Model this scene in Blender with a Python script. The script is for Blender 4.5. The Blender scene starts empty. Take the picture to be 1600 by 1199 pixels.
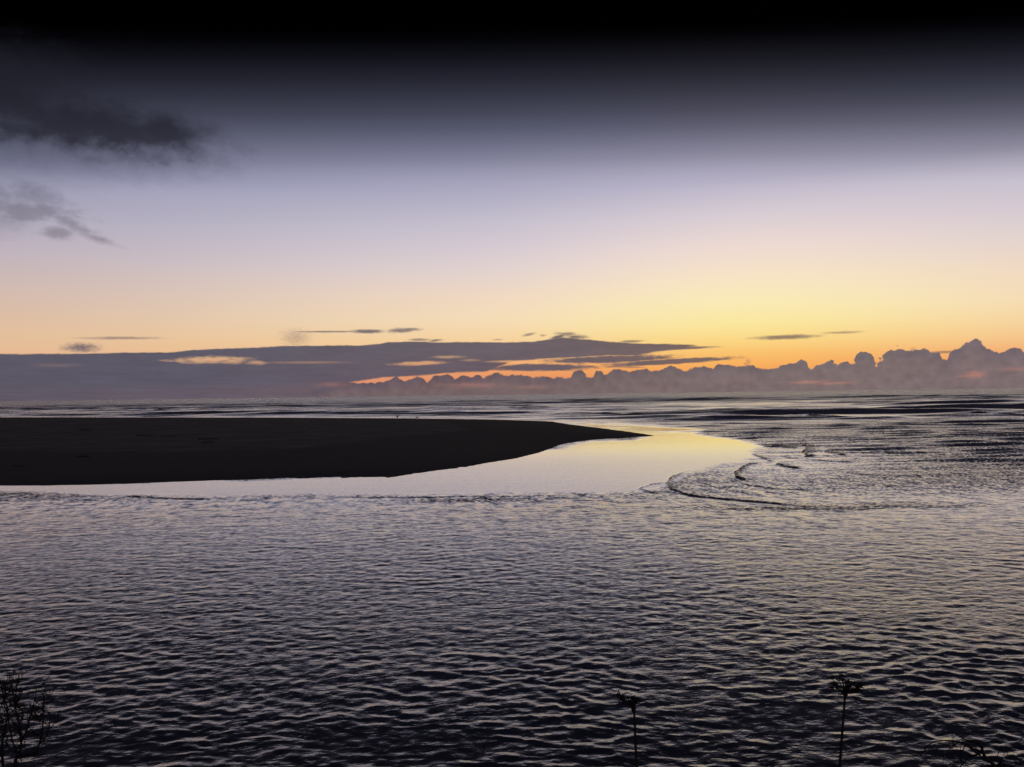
import bpy, math, random
import numpy as np
from mathutils import Vector, Matrix, noise as mnoise

random.seed(7)
rng = np.random.default_rng(11)
S = bpy.context.scene
COL = S.collection

# ------------------------------------------------------------------ camera
CAM_H = 8.0
F = 1208.0                                   # focal length in photograph pixels
cam_d = bpy.data.cameras.new('camera')
cam = bpy.data.objects.new('camera', cam_d)
COL.objects.link(cam)
cam_d.sensor_width = 36.0
cam_d.lens = 36.0 * F / 1600.0
cam_d.clip_start = 0.05
cam_d.clip_end = 200000
ROT = Matrix.Rotation(math.radians(90 + 0.83), 3, 'X') @ Matrix.Rotation(math.radians(-0.716), 3, 'Z')
cam.matrix_world = Matrix.Translation((0, 0, CAM_H)) @ ROT.to_4x4()
S.camera = cam


def ray(px, py):
    d = ROT @ Vector(((px - 800) / F, -(py - 599.5) / F, -1.0))
    return d.normalized()


def azel(px, py):
    d = ray(px, py)
    return math.degrees(math.atan2(d.x, d.y)), math.degrees(math.asin(d.z))


def ground(px, py, z=0.0):
    d = ray(px, py)
    t = (z - CAM_H) / d.z
    return Vector((d.x * t, d.y * t, z))


def at(px, py, Y):
    d = ray(px, py)
    t = Y / d.y
    return Vector((d.x * t, Y, CAM_H + d.z * t))


# ------------------------------------------------------------------ view
S.view_settings.view_transform = 'Standard'
S.view_settings.look = 'None'
S.view_settings.exposure = 0.0
S.view_settings.gamma = 1.0
S.view_settings.use_curve_mapping = False
S.cycles.max_bounces = 6
S.cycles.sample_clamp_indirect = 4.0


def lin(rgb):
    out = []
    for c in rgb:
        c = c / 255.0
        out.append(c / 12.92 if c <= 0.04045 else ((c + 0.055) / 1.055) ** 2.4)
    return tuple(out) + (1.0,)


# ------------------------------------------------------------------ node writing helper
class V:
    """A value socket that can be computed with."""
    tree = None

    def __init__(s, sock):
        s.s = sock

    @staticmethod
    def m(op, *a, clamp=False):
        n = V.tree.nodes.new('ShaderNodeMath')
        n.operation = op
        n.use_clamp = clamp
        for i, x in enumerate(a):
            if isinstance(x, V):
                V.tree.links.new(x.s, n.inputs[i])
            else:
                n.inputs[i].default_value = float(x)
        return V(n.outputs[0])

    def __add__(s, o): return V.m('ADD', s, o)
    def __radd__(s, o): return V.m('ADD', o, s)
    def __sub__(s, o): return V.m('SUBTRACT', s, o)
    def __rsub__(s, o): return V.m('SUBTRACT', o, s)
    def __mul__(s, o): return V.m('MULTIPLY', s, o)
    def __rmul__(s, o): return V.m('MULTIPLY', o, s)
    def __truediv__(s, o): return V.m('DIVIDE', s, o)
    def __rtruediv__(s, o): return V.m('DIVIDE', o, s)


def ss(x, lo, hi):
    """smoothstep of x from lo to hi (lo may exceed hi)"""
    n = V.tree.nodes.new('ShaderNodeMapRange')
    n.interpolation_type = 'SMOOTHSTEP'
    V.tree.links.new(x.s, n.inputs[0])
    if lo < hi:
        n.inputs[1].default_value = lo; n.inputs[2].default_value = hi
        n.inputs[3].default_value = 0; n.inputs[4].default_value = 1
    else:
        n.inputs[1].default_value = hi; n.inputs[2].default_value = lo
        n.inputs[3].default_value = 1; n.inputs[4].default_value = 0
    return V(n.outputs[0])


def vec(x, y, z=0.0):
    n = V.tree.nodes.new('ShaderNodeCombineXYZ')
    for i, q in enumerate((x, y, z)):
        if isinstance(q, V):
            V.tree.links.new(q.s, n.inputs[i])
        else:
            n.inputs[i].default_value = q
    return n.outputs[0]


def noise_(vsock, scale=1.0, detail=4, rough=0.5, dist=0.0):
    n = V.tree.nodes.new('ShaderNodeTexNoise')
    V.tree.links.new(vsock, n.inputs['Vector'])
    n.inputs['Scale'].default_value = scale
    n.inputs['Detail'].default_value = detail
    n.inputs['Roughness'].default_value = rough
    n.inputs['Distortion'].default_value = dist
    return V(n.outputs[0])


def curve(x, lo, hi, pts, vlo, vhi):
    """piecewise curve through (x, value) points"""
    n = V.tree.nodes.new('ShaderNodeFloatCurve')
    c = n.mapping.curves[0]
    pts = sorted(pts)
    P = [((p - lo) / (hi - lo), (v - vlo) / (vhi - vlo)) for p, v in pts]
    if P[0][0] > 0: P.insert(0, (0.0, P[0][1]))
    if P[-1][0] < 1: P.append((1.0, P[-1][1]))
    c.points[0].location = P[0]
    c.points[1].location = P[-1]
    for p in P[1:-1]:
        c.points.new(*p)
    for p in c.points:
        p.handle_type = 'VECTOR'
    n.mapping.update()
    V.tree.links.new(((x - lo) / (hi - lo)).s, n.inputs['Value'])
    return V(n.outputs[0]) * (vhi - vlo) + vlo


def ramp(x, lo, hi, stops):
    n = V.tree.nodes.new('ShaderNodeValToRGB')
    cr = n.color_ramp
    stops = sorted(stops)
    cr.elements[0].position = (stops[0][0] - lo) / (hi - lo)
    cr.elements[0].color = lin(stops[0][1])
    cr.elements[1].position = (stops[-1][0] - lo) / (hi - lo)
    cr.elements[1].color = lin(stops[-1][1])
    for p, c in stops[1:-1]:
        e = cr.elements.new((p - lo) / (hi - lo))
        e.color = lin(c)
    V.tree.links.new(((x - lo) / (hi - lo)).s, n.inputs[0])
    return n.outputs[0]


def mixc(f, a, b, blend='MIX'):
    n = V.tree.nodes.new('ShaderNodeMix')
    n.data_type = 'RGBA'
    n.blend_type = blend
    if isinstance(f, V): V.tree.links.new(f.s, n.inputs[0])
    else: n.inputs[0].default_value = f
    for i, q in ((6, a), (7, b)):
        if isinstance(q, tuple): n.inputs[i].default_value = q
        else: V.tree.links.new(q, n.inputs[i])
    return n.outputs[2]


# ------------------------------------------------------------------ world: dusk sky with its clouds
world = bpy.data.worlds.new('World')
S.world = world
world.use_nodes = True
wt = world.node_tree
wt.nodes.clear()
V.tree = wt
tc = wt.nodes.new('ShaderNodeTexCoord')
sep = wt.nodes.new('ShaderNodeSeparateXYZ')
wt.links.new(tc.outputs['Generated'], sep.inputs[0])
dx, dy, dz = (V(sep.outputs[i]) for i in range(3))
az = V.m('ARCTAN2', dx, dy) * 57.29578
el = V.m('ARCSINE', dz) * 57.29578
# height in the sky measured towards the sunset (used where the upper sky goes dark)
tt = V.m('ARCTAN2', dz, V.m('SQRT', dy * dy + dx * dx * 0.12 + 1e-5)) * 57.29578


def E(y):        # elevation of an image row at the middle of the photograph
    return azel(800, y)[1]


SUN_AZ = azel(1165, 600)[0]
warm = [(-2, (214, 140, 88)), (E(600), (240, 150, 84)), (E(582), (250, 172, 94)), (E(560), (253, 196, 112)), (E(540), (255, 219, 136)),
        (E(515), (255, 236, 162)), (E(480), (255, 240, 188)), (E(445), (253, 233, 202)), (E(400), (243, 223, 215)),
        (E(350), (220, 209, 217)), (E(300), (190, 184, 206)), (E(200), (168, 168, 200)), (45, (150, 152, 192))]
mid = [(-2, (205, 130, 100)), (E(600), (226, 140, 104)), (E(575), (246, 168, 110)), (E(550), (251, 202, 146)), (E(530), (252, 216, 164)),
       (E(500), (252, 226, 188)), (E(460), (246, 222, 200)), (E(420), (232, 216, 214)), (E(380), (217, 206, 216)),
       (E(340), (200, 194, 210)), (E(300), (179, 176, 199)), (E(200), (158, 162, 198)), (45, (140, 144, 186))]
cool = [(-2, (196, 140, 120)), (E(600), (214, 160, 134)), (E(560), (234, 190, 152)), (E(530), (230, 192, 160)), (E(500), (220, 188, 168)),
        (E(460), (205, 184, 182)), (E(420), (190, 178, 190)), (E(380), (175, 170, 189)), (E(340), (160, 159, 184)),
        (E(300), (148, 151, 184)), (45, (116, 124, 172))]
off = V.m('ABSOLUTE', az - SUN_AZ)
cw = ramp(el, -2, 46, warm); cm = ramp(el, -2, 46, mid); cc = ramp(el, -2, 46, cool)
skyc = mixc(ss(off, 0.0, 21.0), cw, cm)
skyc = mixc(ss(off, 12.0, 62.0), skyc, cc)

# a physical twilight sky underneath the graded one
nish = wt.nodes.new('ShaderNodeTexSky')
nish.sky_type = 'NISHITA'
nish.sun_disc = False
nish.sun_elevation = math.radians(0.0)
nish.sun_rotation = math.radians(SUN_AZ)
nish.air_density = 1.0
nscale = wt.nodes.new('ShaderNodeVectorMath'); nscale.operation = 'SCALE'
wt.links.new(nish.outputs[0], nscale.inputs[0]); nscale.inputs['Scale'].default_value = 0.05
skyc = mixc(0.06, skyc, nscale.outputs[0])

# the sky falls off to near black high up
# sky behind the camera stays bright higher up: added fill on sand and water
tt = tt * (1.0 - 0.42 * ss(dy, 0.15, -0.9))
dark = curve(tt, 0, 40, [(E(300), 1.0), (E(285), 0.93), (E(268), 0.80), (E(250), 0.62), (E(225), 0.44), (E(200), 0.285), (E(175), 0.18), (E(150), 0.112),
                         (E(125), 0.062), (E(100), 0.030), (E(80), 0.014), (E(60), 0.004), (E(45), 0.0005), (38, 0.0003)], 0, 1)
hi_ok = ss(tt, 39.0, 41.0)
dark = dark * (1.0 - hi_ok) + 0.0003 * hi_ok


def scale_c(col, f):
    n = V.tree.nodes.new('ShaderNodeVectorMath'); n.operation = 'SCALE'
    V.tree.links.new(col, n.inputs[0])
    V.tree.links.new(f.s, n.inputs['Scale'])
    return n.outputs[0]


# --- clouds
n_fine = noise_(vec(az * 0.9, el * 2.6), 1.6, 5, 0.6) - 0.5
n_mid = noise_(vec(az * 0.25, el * 1.3, 4.0), 1.0, 4, 0.55) - 0.5
n_puff = noise_(vec(az, el, 9.0), 2.2, 4, 0.58) - 0.5
n_streak = noise_(vec(az * 0.35, el * 5.5, 2.0), 1.0, 4, 0.6) - 0.5
vor = wt.nodes.new('ShaderNodeTexVoronoi'); vor.feature = 'F1'
wv = vec(az + n_puff * 0.5, el + n_puff * 0.4, 3.0)
wt.links.new(wv, vor.inputs['Vector']); vor.inputs['Scale'].default_value = 1.5
vor2 = wt.nodes.new('ShaderNodeTexVoronoi'); vor2.feature = 'F1'
wt.links.new(wv, vor2.inputs['Vector']); vor2.inputs['Scale'].default_value = 3.7
puff = (V(vor.outputs['Distance']) - 0.45) * 0.36 + (V(vor2.outputs['Distance']) - 0.45) * 0.14

PXD = 0.0474   # degrees per photograph pixel

deck_top = [(-300, 552), (0, 553), (40, 554), (75, 553), (125, 553), (200, 551), (270, 551), (300, 547), (350, 545), (400, 543), (440, 541),
            (500, 540), (560, 540), (590, 538), (605, 535), (640, 534), (700, 535), (800, 535), (835, 534), (855, 531), (868, 529),
            (880, 527.5), (889, 528.5), (905, 530), (930, 532), (950, 534), (1000, 537), (1050, 538), (1085, 539), (1093, 541), (1110, 545)]
deck_bot = [(-300, 660), (0, 660), (420, 660), (500, 625), (545, 598), (600, 590), (650, 588), (700, 583), (760, 581), (800, 565), (850, 561), (900, 558), (950, 556), (995, 556),
            (1020, 551), (1060, 546), (1110, 543)]
cum_top = [(380, 640), (480, 612), (530, 598), (545, 595), (575, 599), (600, 597), (612, 590), (620, 587), (630, 594), (642, 590), (650, 587), (662, 590), (668, 597),
           (677, 586), (687, 586), (700, 584), (710, 592), (715, 593), (717, 587), (725, 585), (737, 589), (745, 586), (757, 589),
           (767, 586), (777, 581), (790, 586), (800, 584), (815, 586), (830, 586), (845, 587), (862, 591), (880, 589), (892, 587),
           (900, 581), (910, 580), (915, 586), (925, 590), (929, 588), (932, 578), (939, 578), (942, 586), (950, 584), (955, 577), (975, 577),
           (987, 580), (1000, 576), (1025, 579), (1040, 575), (1050, 571), (1060, 575), (1072, 579), (1082, 575), (1100, 572), (1110, 575),
           (1122, 571), (1130, 569), (1142, 571), (1155, 571), (1170, 569), (1182, 575), (1200, 576), (1212, 572), (1232, 569),
           (1247, 565), (1254, 561), (1260, 564), (1263, 573), (1270, 574), (1275, 567), (1287, 565), (1310, 567), (1327, 564),
           (1336, 566), (1341, 554), (1350, 550), (1360, 556), (1366, 566), (1372, 567), (1378, 555), (1390, 550), (1400, 547),
           (1425, 551), (1435, 549), (1447, 546), (1462, 554), (1475, 560), (1480, 567), (1487, 563), (1491, 552), (1500, 544),
           (1513, 535), (1522, 531), (1532, 536), (1538, 546), (1550, 550), (1556, 556), (1570, 554), (1582, 547), (1592, 550),
           (1620, 552), (1700, 560), (1900, 570)]


def pc(pts):
    return [azel(*p) for p in pts]


A0, A1 = -50.0, 16.0
DT = curve(az, A0, A1, pc(deck_top), -1, 5)
DB = curve(az, A0, A1, pc(deck_bot), -3, 5)
CT = curve(az, -20.0, 44.0, pc(cum_top), -2, 5)
wrap = ss(az, -60.0, -50.0)                 # beyond the left of the frame the bank goes on
deck = ss(el - DT + n_fine * 0.14 + n_streak * 0.10, 0.05, -0.05) * ss(el - DB + n_fine * 0.12 + n_streak * 0.22, -0.08, 0.08)
deck = deck * ss(az, azel(1108, 542)[0], azel(1070, 542)[0])
puffk = puff * (0.50 + 0.80 * ss(az, 10.0, 26.0)) * 1.35 * (1.0 + n_mid * 1.6)
cum = ss(el - CT + puffk + n_puff * 0.10 + 0.02, 0.05, -0.07)


def tower(px, py, rx, ry):
    a, e = azel(px, py)
    u = (az - a) / (rx * PXD); v = (el - e) / (ry * PXD)
    return ss(V.m('SQRT', u * u + v * v) + puff * 0.9 + n_puff * 0.5, 1.04, 0.94)


for tw_ in ((1521, 546, 15, 14), (1506, 560, 20, 15), (1542, 562, 17, 14), (1440, 563, 25, 15), (1402, 563, 23, 15), (1350, 563, 13, 13), (1582, 565, 20, 17),
            (1253, 574, 9, 12), (1290, 581, 18, 13), (1130, 582, 16, 12), (1050, 584, 16, 12), (937, 588, 6, 9), (905, 591, 14, 11), (1232, 580, 16, 11)):
    cum = V.m('MAXIMUM', cum, tower(*tw_))
cum = cum * ss(az, azel(430, 600)[0], azel(520, 600)[0])


def lens(px, py, hw, hh, rag=0.8, soft=0.35, slope=0.0, strength=1.0, stretch=0.35):
    """one long thin cloud, ragged by noise"""
    a, e = azel(px, py)
    ku = (az - a)
    kv = (el - e) - ku * slope
    u = ku / (hw * PXD)
    v = kv / (hh * PXD)
    nz = NZ[0.6 if stretch == 0.6 else (1.0 if stretch > 0.8 else 0.35)]
    d = V.m('SQRT', u * u + v * v) + nz * rag
    return ss(d, 1.0 + soft * 0.5, 1.0 - soft) * strength


NZ = {st: noise_(vec(az * st * 3, el * 4.0, st * 20), 1.3, 4, 0.62) - 0.5 for st in (0.35, 0.6, 1.0)}
wisps = [
    lens(190, 528.5, 52, 2.2, 1.3, 0.9, 0.02, 0.6), lens(128, 543.5, 22, 6.5, 1.7, 0.9, 0, 0.85, 1.0), lens(105, 545, 9, 4, 1.6, 1.0, 0, 0.5, 1.0),
    lens(462, 528, 20, 12, 1.8, 1.2, 0, 0.42, 1.2), lens(510, 518.5, 60, 1.5, 0.8, 0.7, 0.012, 0.75), lens(575, 518, 27, 3.4, 0.8, 0.6, 0, 0.9),
    lens(628, 516.5, 27, 4, 1.7, 0.7, 0.05, 0.8), lens(655, 531, 18, 2.2, 1.4, 0.8, 0, 0.7), lens(680, 532.5, 12, 2.2, 1.0, 0.8, 0.1, 0.8),
    lens(778, 531, 9, 1.3, 0.9, 0.8, 0, 0.5), lens(826, 523, 11, 2.6, 1.0, 0.8, 0.18, 0.7), lens(848, 524.5, 6, 2, 1.2, 0.8, 0, 0.5), lens(874, 526, 17, 3.5, 1.2, 0.7, 0.28, 0.95), lens(886, 523, 18, 4.0, 1.7, 0.9, -0.05, 0.8), lens(900, 527, 20, 3.5, 1.3, 0.8, -0.04, 0.9),
    lens(986, 533.6, 20, 2.3, 1.2, 0.7, 0.02, 0.75), lens(1228, 527, 48, 3.6, 0.9, 0.6, 0, 0.85), lens(1316, 519.8, 28, 2.0, 1.1, 0.8, 0, 0.65),
    lens(1475, 550.5, 28, 2.0, 0.9, 0.7, 0.02, 0.7), lens(1427, 547, 4, 3.5, 1.2, 1.0, 0, 0.5, 1.0),
    lens(1062, 544.5, 60, 2.4, 0.5, 0.5, 0.012, 0.95),
    lens(955, 561.5, 105, 6.2, 1.0, 0.4, 0.012, 1.0), lens(845, 574.5, 92, 6.0, 1.0, 0.4, -0.01, 1.0), lens(1045, 565.5, 104, 4.4, 0.9, 0.4, 0.035, 1.0),
    lens(972, 572.5, 34, 2.0, 1.1, 0.6, 0.03, 0.8), lens(770, 577, 60, 2.2, 0.9, 0.5, 0, 0.9), lens(990, 574.6, 20, 1.4, 1.0, 0.6, 0, 0.6),
    lens(1169, 566, 4, 5.5, 1.2, 1.0, 0, 0.4, 1.0),
]
holes = [
    lens(330, 562, 50, 4.5, 2.4, 0.9, 0.03, 0.8), lens(362, 564, 22, 4.0, 2.2, 0.9, 0, 0.7), lens(318, 566, 30, 2.5, 1.8, 0.9, 0, 0.6), lens(402, 567, 14, 3.0, 1.2, 1.0, 0, 0.6), lens(480, 566.5, 60, 2.0, 1.0, 1.0, 0, 0.25),
    lens(655, 568, 42, 3.4, 1.3, 0.7, 0.03, 0.7), lens(700, 558, 24, 2.3, 1.2, 0.9, 0, 0.45), lens(735, 563, 16, 2.0, 1.2, 1.0, 0, 0.3),
    lens(795, 565, 34, 2.0, 1.1, 0.8, 0, 0.65), lens(90, 571, 26, 2.2, 1.2, 1.2, 0, 0.10),
]


def vmax(lst):
    r = lst[0]
    for q in lst[1:]:
        r = V.m('MAXIMUM', r, q)
    return r


deck = deck * (1.0 - vmax(holes))
deck = V.m('MAXIMUM', deck, vmax(wisps))

# clouds high on the left
ba = []
nb = noise_(vec(az * 0.6, el * 0.95, 12.0), 1.15, 6, 0.62) - 0.5
nb2 = noise_(vec(az * 0.75, el * 0.85, 30.0), 1.1, 6, 0.6) - 0.5


def blob(px, py, hw, hh, rag, soft, slope=0.0):
    a, e = azel(px, py)
    u = (az - a) / (hw * PXD)
    v = ((el - e) - (az - a) * slope) / (hh * PXD)
    return ss(V.m('SQRT', u * u + v * v) + nb * rag, 1.0 + soft * 0.6, 1.0 - soft)


big = vmax([blob(110, 232, 185, 36, 0.9, 0.7), blob(150, 202, 150, 42, 1.1, 0.75, -0.05), blob(40, 225, 130, 46, 1.0, 0.9), blob(10, 150, 110, 60, 1.2, 1.0), blob(255, 208, 62, 30, 1.1, 0.8),
            blob(-160, 190, 190, 80, 1.0, 0.9)])
low = vmax([blob(35, 330, 62, 12, 2.6, 0.8, 0.02), blob(112, 350, 32, 9, 2.8, 0.9, -0.4), blob(88, 363, 20, 8, 2.0, 0.9), blob(40, 306, 42, 12, 2.4, 1.3), blob(150, 372, 26, 5, 2.6, 1.3, -0.3),
            blob(-90, 330, 90, 24, 1.4, 1.0)])
big_thin = ss(el + nb2 * 3.4, azel(150, 262)[1], azel(150, 208)[1])       # denser towards its top

# cloud colours
deckc = ramp(az + 0.0, -50, 40, [(-45, (78, 81, 98)), (azel(0, 590)[0], (84, 84, 101)), (azel(300, 590)[0], (84, 84, 101)), (azel(600, 570)[0], (93, 88, 102)),
                                 (azel(900, 560)[0], (102, 92, 101)), (azel(1100, 560)[0], (116, 98, 98)), (38, (130, 104, 96))])
deck_lo = ramp(az + 0.0, -50, 40, [(-45, (84, 82, 97)), (azel(300, 590)[0], (93, 87, 101)), (azel(700, 600)[0], (112, 97, 105)), (azel(1000, 600)[0], (124, 103, 103)), (38, (112, 97, 100))])
tl = ss(el + n_mid * 0.7, azel(400, 592)[1], azel(400, 612)[1])
tone = 1.0 + n_mid * 0.36 + n_streak * 0.34 + n_fine * 0.16
deck_col = scale_c(mixc(tl, deckc, deck_lo), tone)
cumc = ramp(az + 0.0, -50, 40, [(-20, (92, 84, 98)), (azel(700, 590)[0], (96, 83, 92)), (azel(1000, 590)[0], (106, 96, 101)), (azel(1300, 580)[0], (113, 104, 108)),
                                (azel(1500, 570)[0], (112, 101, 108)), (42, (108, 98, 106))])
cl = ss(el - CT + n_mid * 0.6, 0.05, -1.0)
cum_col = scale_c(mixc(cl * 0.8, cumc, mixc(0.5, cumc, lin((134, 114, 110)))), 1.0 + n_puff * 0.34 + n_mid * 0.42 + (V(vor.outputs['Distance']) - 0.4) * 0.22)
pinks = vmax([lens(1265, 597.5, 26, 2.6, 1.5, 1.2, 0.02, 0.42), lens(1303, 599, 26, 2.2, 1.4, 1.2, 0.02, 0.42), lens(1523, 585.5, 12, 5, 1.7, 1.2, 0, 0.55, 1.0), lens(1504, 588, 8, 2.4, 1.3, 1.2, 0, 0.3),
              lens(740, 602, 46, 4.0, 1.7, 1.2, 0, 0.30), lens(520, 601, 22, 4.0, 1.4, 1.2, 0, 0.25), lens(1590, 577, 20, 3, 1.4, 1.2, 0, 0.25), lens(830, 605, 30, 3.0, 1.7, 1.2, 0, 0.2)])

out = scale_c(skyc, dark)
out = mixc(low * 0.62, out, scale_c(mixc(0.5, out, lin((96, 92, 112))), 0.62 + (nb2 * 0.2)))
bigc = scale_c(mixc(0.72, out, lin((64, 65, 80))), 0.36 + (1.0 - big_thin) * 0.52)
out = mixc(big * (0.42 + big_thin * 0.53), out, bigc)
out = mixc(deck * 0.97, out, deck_col)
out = mixc(cum * 0.98, out, cum_col)
out = mixc(pinks, out, lin((205, 138, 118)))

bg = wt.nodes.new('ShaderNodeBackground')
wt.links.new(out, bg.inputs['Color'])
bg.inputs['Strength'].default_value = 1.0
wo = wt.nodes.new('ShaderNodeOutputWorld')
wt.links.new(bg.outputs[0], wo.inputs['Surface'])
world.cycles.sampling_method = 'MANUAL'
world.cycles.sample_map_resolution = 512


# ------------------------------------------------------------------ helpers for objects
def tag(o, label=None, cat=None, group=None, kind=None):
    if label: o['label'] = label
    if cat: o['category'] = cat
    if group: o['group'] = group
    if kind: o['kind'] = kind
    return o


def obj(name, mesh, mat=None, parent=None):
    o = bpy.data.objects.new(name, mesh)
    COL.objects.link(o)
    if mat and not mesh.materials: mesh.materials.append(mat)
    if parent: o.parent = parent
    return o


def grid_mesh(name, X, Y, Z, smooth=True):
    r, c = X.shape
    me = bpy.data.meshes.new(name)
    me.vertices.add(r * c)
    co = np.empty((r * c, 3), np.float32)
    co[:, 0] = X.ravel(); co[:, 1] = Y.ravel(); co[:, 2] = Z.ravel()
    me.vertices.foreach_set('co', co.ravel())
    i = np.arange(r * c, dtype=np.int32).reshape(r, c)
    q = np.stack([i[:-1, :-1], i[:-1, 1:], i[1:, 1:], i[1:, :-1]], -1).reshape(-1, 4)
    n = len(q)
    me.loops.add(n * 4)
    me.loops.foreach_set('vertex_index', q.ravel())
    me.polygons.add(n)
    me.polygons.foreach_set('loop_start', np.arange(0, n * 4, 4, dtype=np.int32))
    me.polygons.foreach_set('use_smooth', np.full(n, smooth, dtype=bool))
    me.update(calc_edges=True)
    return me


def fattr(me, name, arr):
    a = me.attributes.new(name, 'FLOAT', 'POINT')
    a.data.foreach_set('value', np.ascontiguousarray(arr.ravel(), dtype=np.float32))


def sstep(x, a, b):
    t = np.clip((x - a) / (b - a), 0, 1)
    return t * t * (3 - 2 * t)


def vnoise(x, y, seed=0):
    """value noise, vectorised"""
    xi = np.floor(x).astype(np.int64); yi = np.floor(y).astype(np.int64)
    fx = x - xi; fy = y - yi
    fx = fx * fx * (3 - 2 * fx); fy = fy * fy * (3 - 2 * fy)

    def h(a, b):
        n = (a * 374761393 + b * 668265263 + seed * 974711) & 0xFFFFFFFF
        n = ((n ^ (n >> 13)) * 1274126177) & 0xFFFFFFFF
        return ((n ^ (n >> 16)) & 0xFFFF) / 65535.0
    a = h(xi, yi); b = h(xi + 1, yi); c = h(xi, yi + 1); d = h(xi + 1, yi + 1)
    return (a * (1 - fx) + b * fx) * (1 - fy) + (c * (1 - fx) + d * fx) * fy - 0.5


def fbm(x, y, oct=4, seed=0):
    r = np.zeros_like(x); a = 1.0
    for k in range(oct):
        r += a * vnoise(x, y, seed + k); x = x * 2.03 + 11.3; y = y * 2.03 + 5.1; a *= 0.5
    return r


def poly_sd(U, W, pts):
    """signed distance to a closed polygon (negative inside)"""
    d2 = np.full(U.shape, 1e18); inside = np.zeros(U.shape, bool)
    n = len(pts)
    for i in range(n):
        ax, ay = pts[i]; bx, by = pts[(i + 1) % n]
        ex, ey = bx - ax, by - ay
        wx, wy = U - ax, W - ay
        t = np.clip((wx * ex + wy * ey) / (ex * ex + ey * ey + 1e-9), 0, 1)
        d2 = np.minimum(d2, (wx - ex * t) ** 2 + (wy - ey * t) ** 2)
        if ay != by:
            c = ((ay > W) != (by > W)) & (U < (bx - ax) * (W - ay) / (by - ay) + ax)
            inside ^= c
    d = np.sqrt(d2)
    return np.where(inside, -d, d)


def line_sd(U, W, pts):
    """distance to an open polyline, side sign, and position along it 0..1"""
    best = np.full(U.shape, 1e18); sgn = np.ones(U.shape); pos = np.zeros(U.shape)
    n = len(pts) - 1
    for i in range(n):
        ax, ay = pts[i]; bx, by = pts[i + 1]
        ex, ey = bx - ax, by - ay
        wx, wy = U - ax, W - ay
        t = np.clip((wx * ex + wy * ey) / (ex * ex + ey * ey + 1e-9), 0, 1)
        d = (wx - ex * t) ** 2 + (wy - ey * t) ** 2
        m = d < best
        best = np.where(m, d, best)
        sgn = np.where(m, np.sign(ex * wy - ey * wx + 1e-12), sgn)
        pos = np.where(m, (i + t) / n, pos)
    return np.sqrt(best), sgn, pos


# bearing / depression coordinates on the water, as seen from the bluff's edge
def bd(X, Y):
    return F * X / Y, F * CAM_H / Y


def bdp(px, py):
    g = ground(px, py)
    return F * g.x / g.y, F * CAM_H / g.y


# ------------------------------------------------------------------ the sea and the river mouth
def rows():
    y = 9.0; out = []
    while y < 150000:
        out.append(y)
        if y < 16: s = 0.006
        elif y < 60: s = 0.0040
        elif y < 420: s = 0.0044
        elif y < 1000: s = 0.0058
        elif y < 3000: s = 0.010
        else: s = 0.06
        y *= 1 + s
    return np.array(out)


yr = rows()
NC = 860
u = np.linspace(-1, 1, NC)
u = 0.86 * u + 0.14 * u ** 3
Yg = np.repeat(yr[:, None], NC, 1)
Xg = u[None, :] * (0.98 * Yg + 9.0)
dYs = np.gradient(yr)[:, None]
dXs = (2 * (0.98 * yr + 9.0) / NC * 0.9)[:, None]

pool_px = [(-400, 756), (-200, 757), (0, 758), (300, 751), (600, 744), (850, 700), (1000, 681), (900, 664), (860, 659), (960, 662), (1030, 665.5), (1075, 669), (1100, 674),
           (1095, 680), (1130, 685), (1165, 689), (1188, 697), (1185, 707), (1190, 716), (1160, 724), (1120, 733), (1075, 742), (1050, 750), (1000, 763), (955, 769), (850, 769), (760, 772),
           (640, 773), (540, 776), (400, 775), (250, 775), (100, 771), (0, 768), (-200, 768), (-400, 768)]
WK = 3.0     # the depression axis counts three times in distances
U_, D_ = bd(Xg, Yg)
pl = [(a, b * WK) for a, b in (bdp(*p) for p in pool_px)]
zone = (Yg[:, 0] > 50) & (Yg[:, 0] < 420)
sd = np.full(Xg.shape, 300.0)
nzed = fbm(Xg[zone] * 0.16, Yg[zone] * 0.035, 4, 5) * 22
sd[zone] = poly_sd(U_[zone] + nzed * 1.5, D_[zone] * WK + nzed, pl)
pool = 1 - sstep(sd, -8, 14)                    # 1 inside the smooth pool

# zones: sea far out, chop in the river
far = sstep(Yg, 150, 260)
right_calm = np.exp(-(((U_ - 400) / 230) ** 2 + ((D_ - 112) / 42) ** 2))   # smoother swash right of the pool
strip = np.exp(-((D_ - 162) / 10.0) ** 2) * sstep(-U_, -150, 50)
river = sstep(D_, 128, 180)
patch = fbm(Xg * 0.05 + 3, Yg * 0.035, 3, 21)
patch2 = fbm(Xg * 0.16 + 9, Yg * 0.14, 3, 33)


def waves(X, Y, comps, warpx=0.0, warpy=0.0):
    gx = np.zeros_like(X); gy = np.zeros_like(X); gz = np.zeros_like(X)
    for lam, th, amp, ph, wseed in comps:
        k = 2 * math.pi / lam
        kx, ky = math.sin(th) * k, -math.cos(th) * k
        lod = sstep(lam / dYs, 2.5, 5.0) * sstep(lam / max(0.12, abs(math.sin(th))) / dXs, 2.5, 5.0)
        if lod.max() <= 0: continue
        rsel = np.where(lod[:, 0] > 0)[0]
        r0, r1 = rsel[0], rsel[-1] + 1
        a = amp * lod[r0:r1]
        p = (kx * (X[r0:r1] + warpx[r0:r1]) + ky * (Y[r0:r1] + warpy[r0:r1]) + ph).astype(np.float32)
        s = np.sin(p); c = np.cos(p)
        gz[r0:r1] += a * c
        gx[r0:r1] -= a * math.sin(th) * s
        gy[r0:r1] += a * math.cos(th) * s
    return gx, gy, gz


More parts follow.
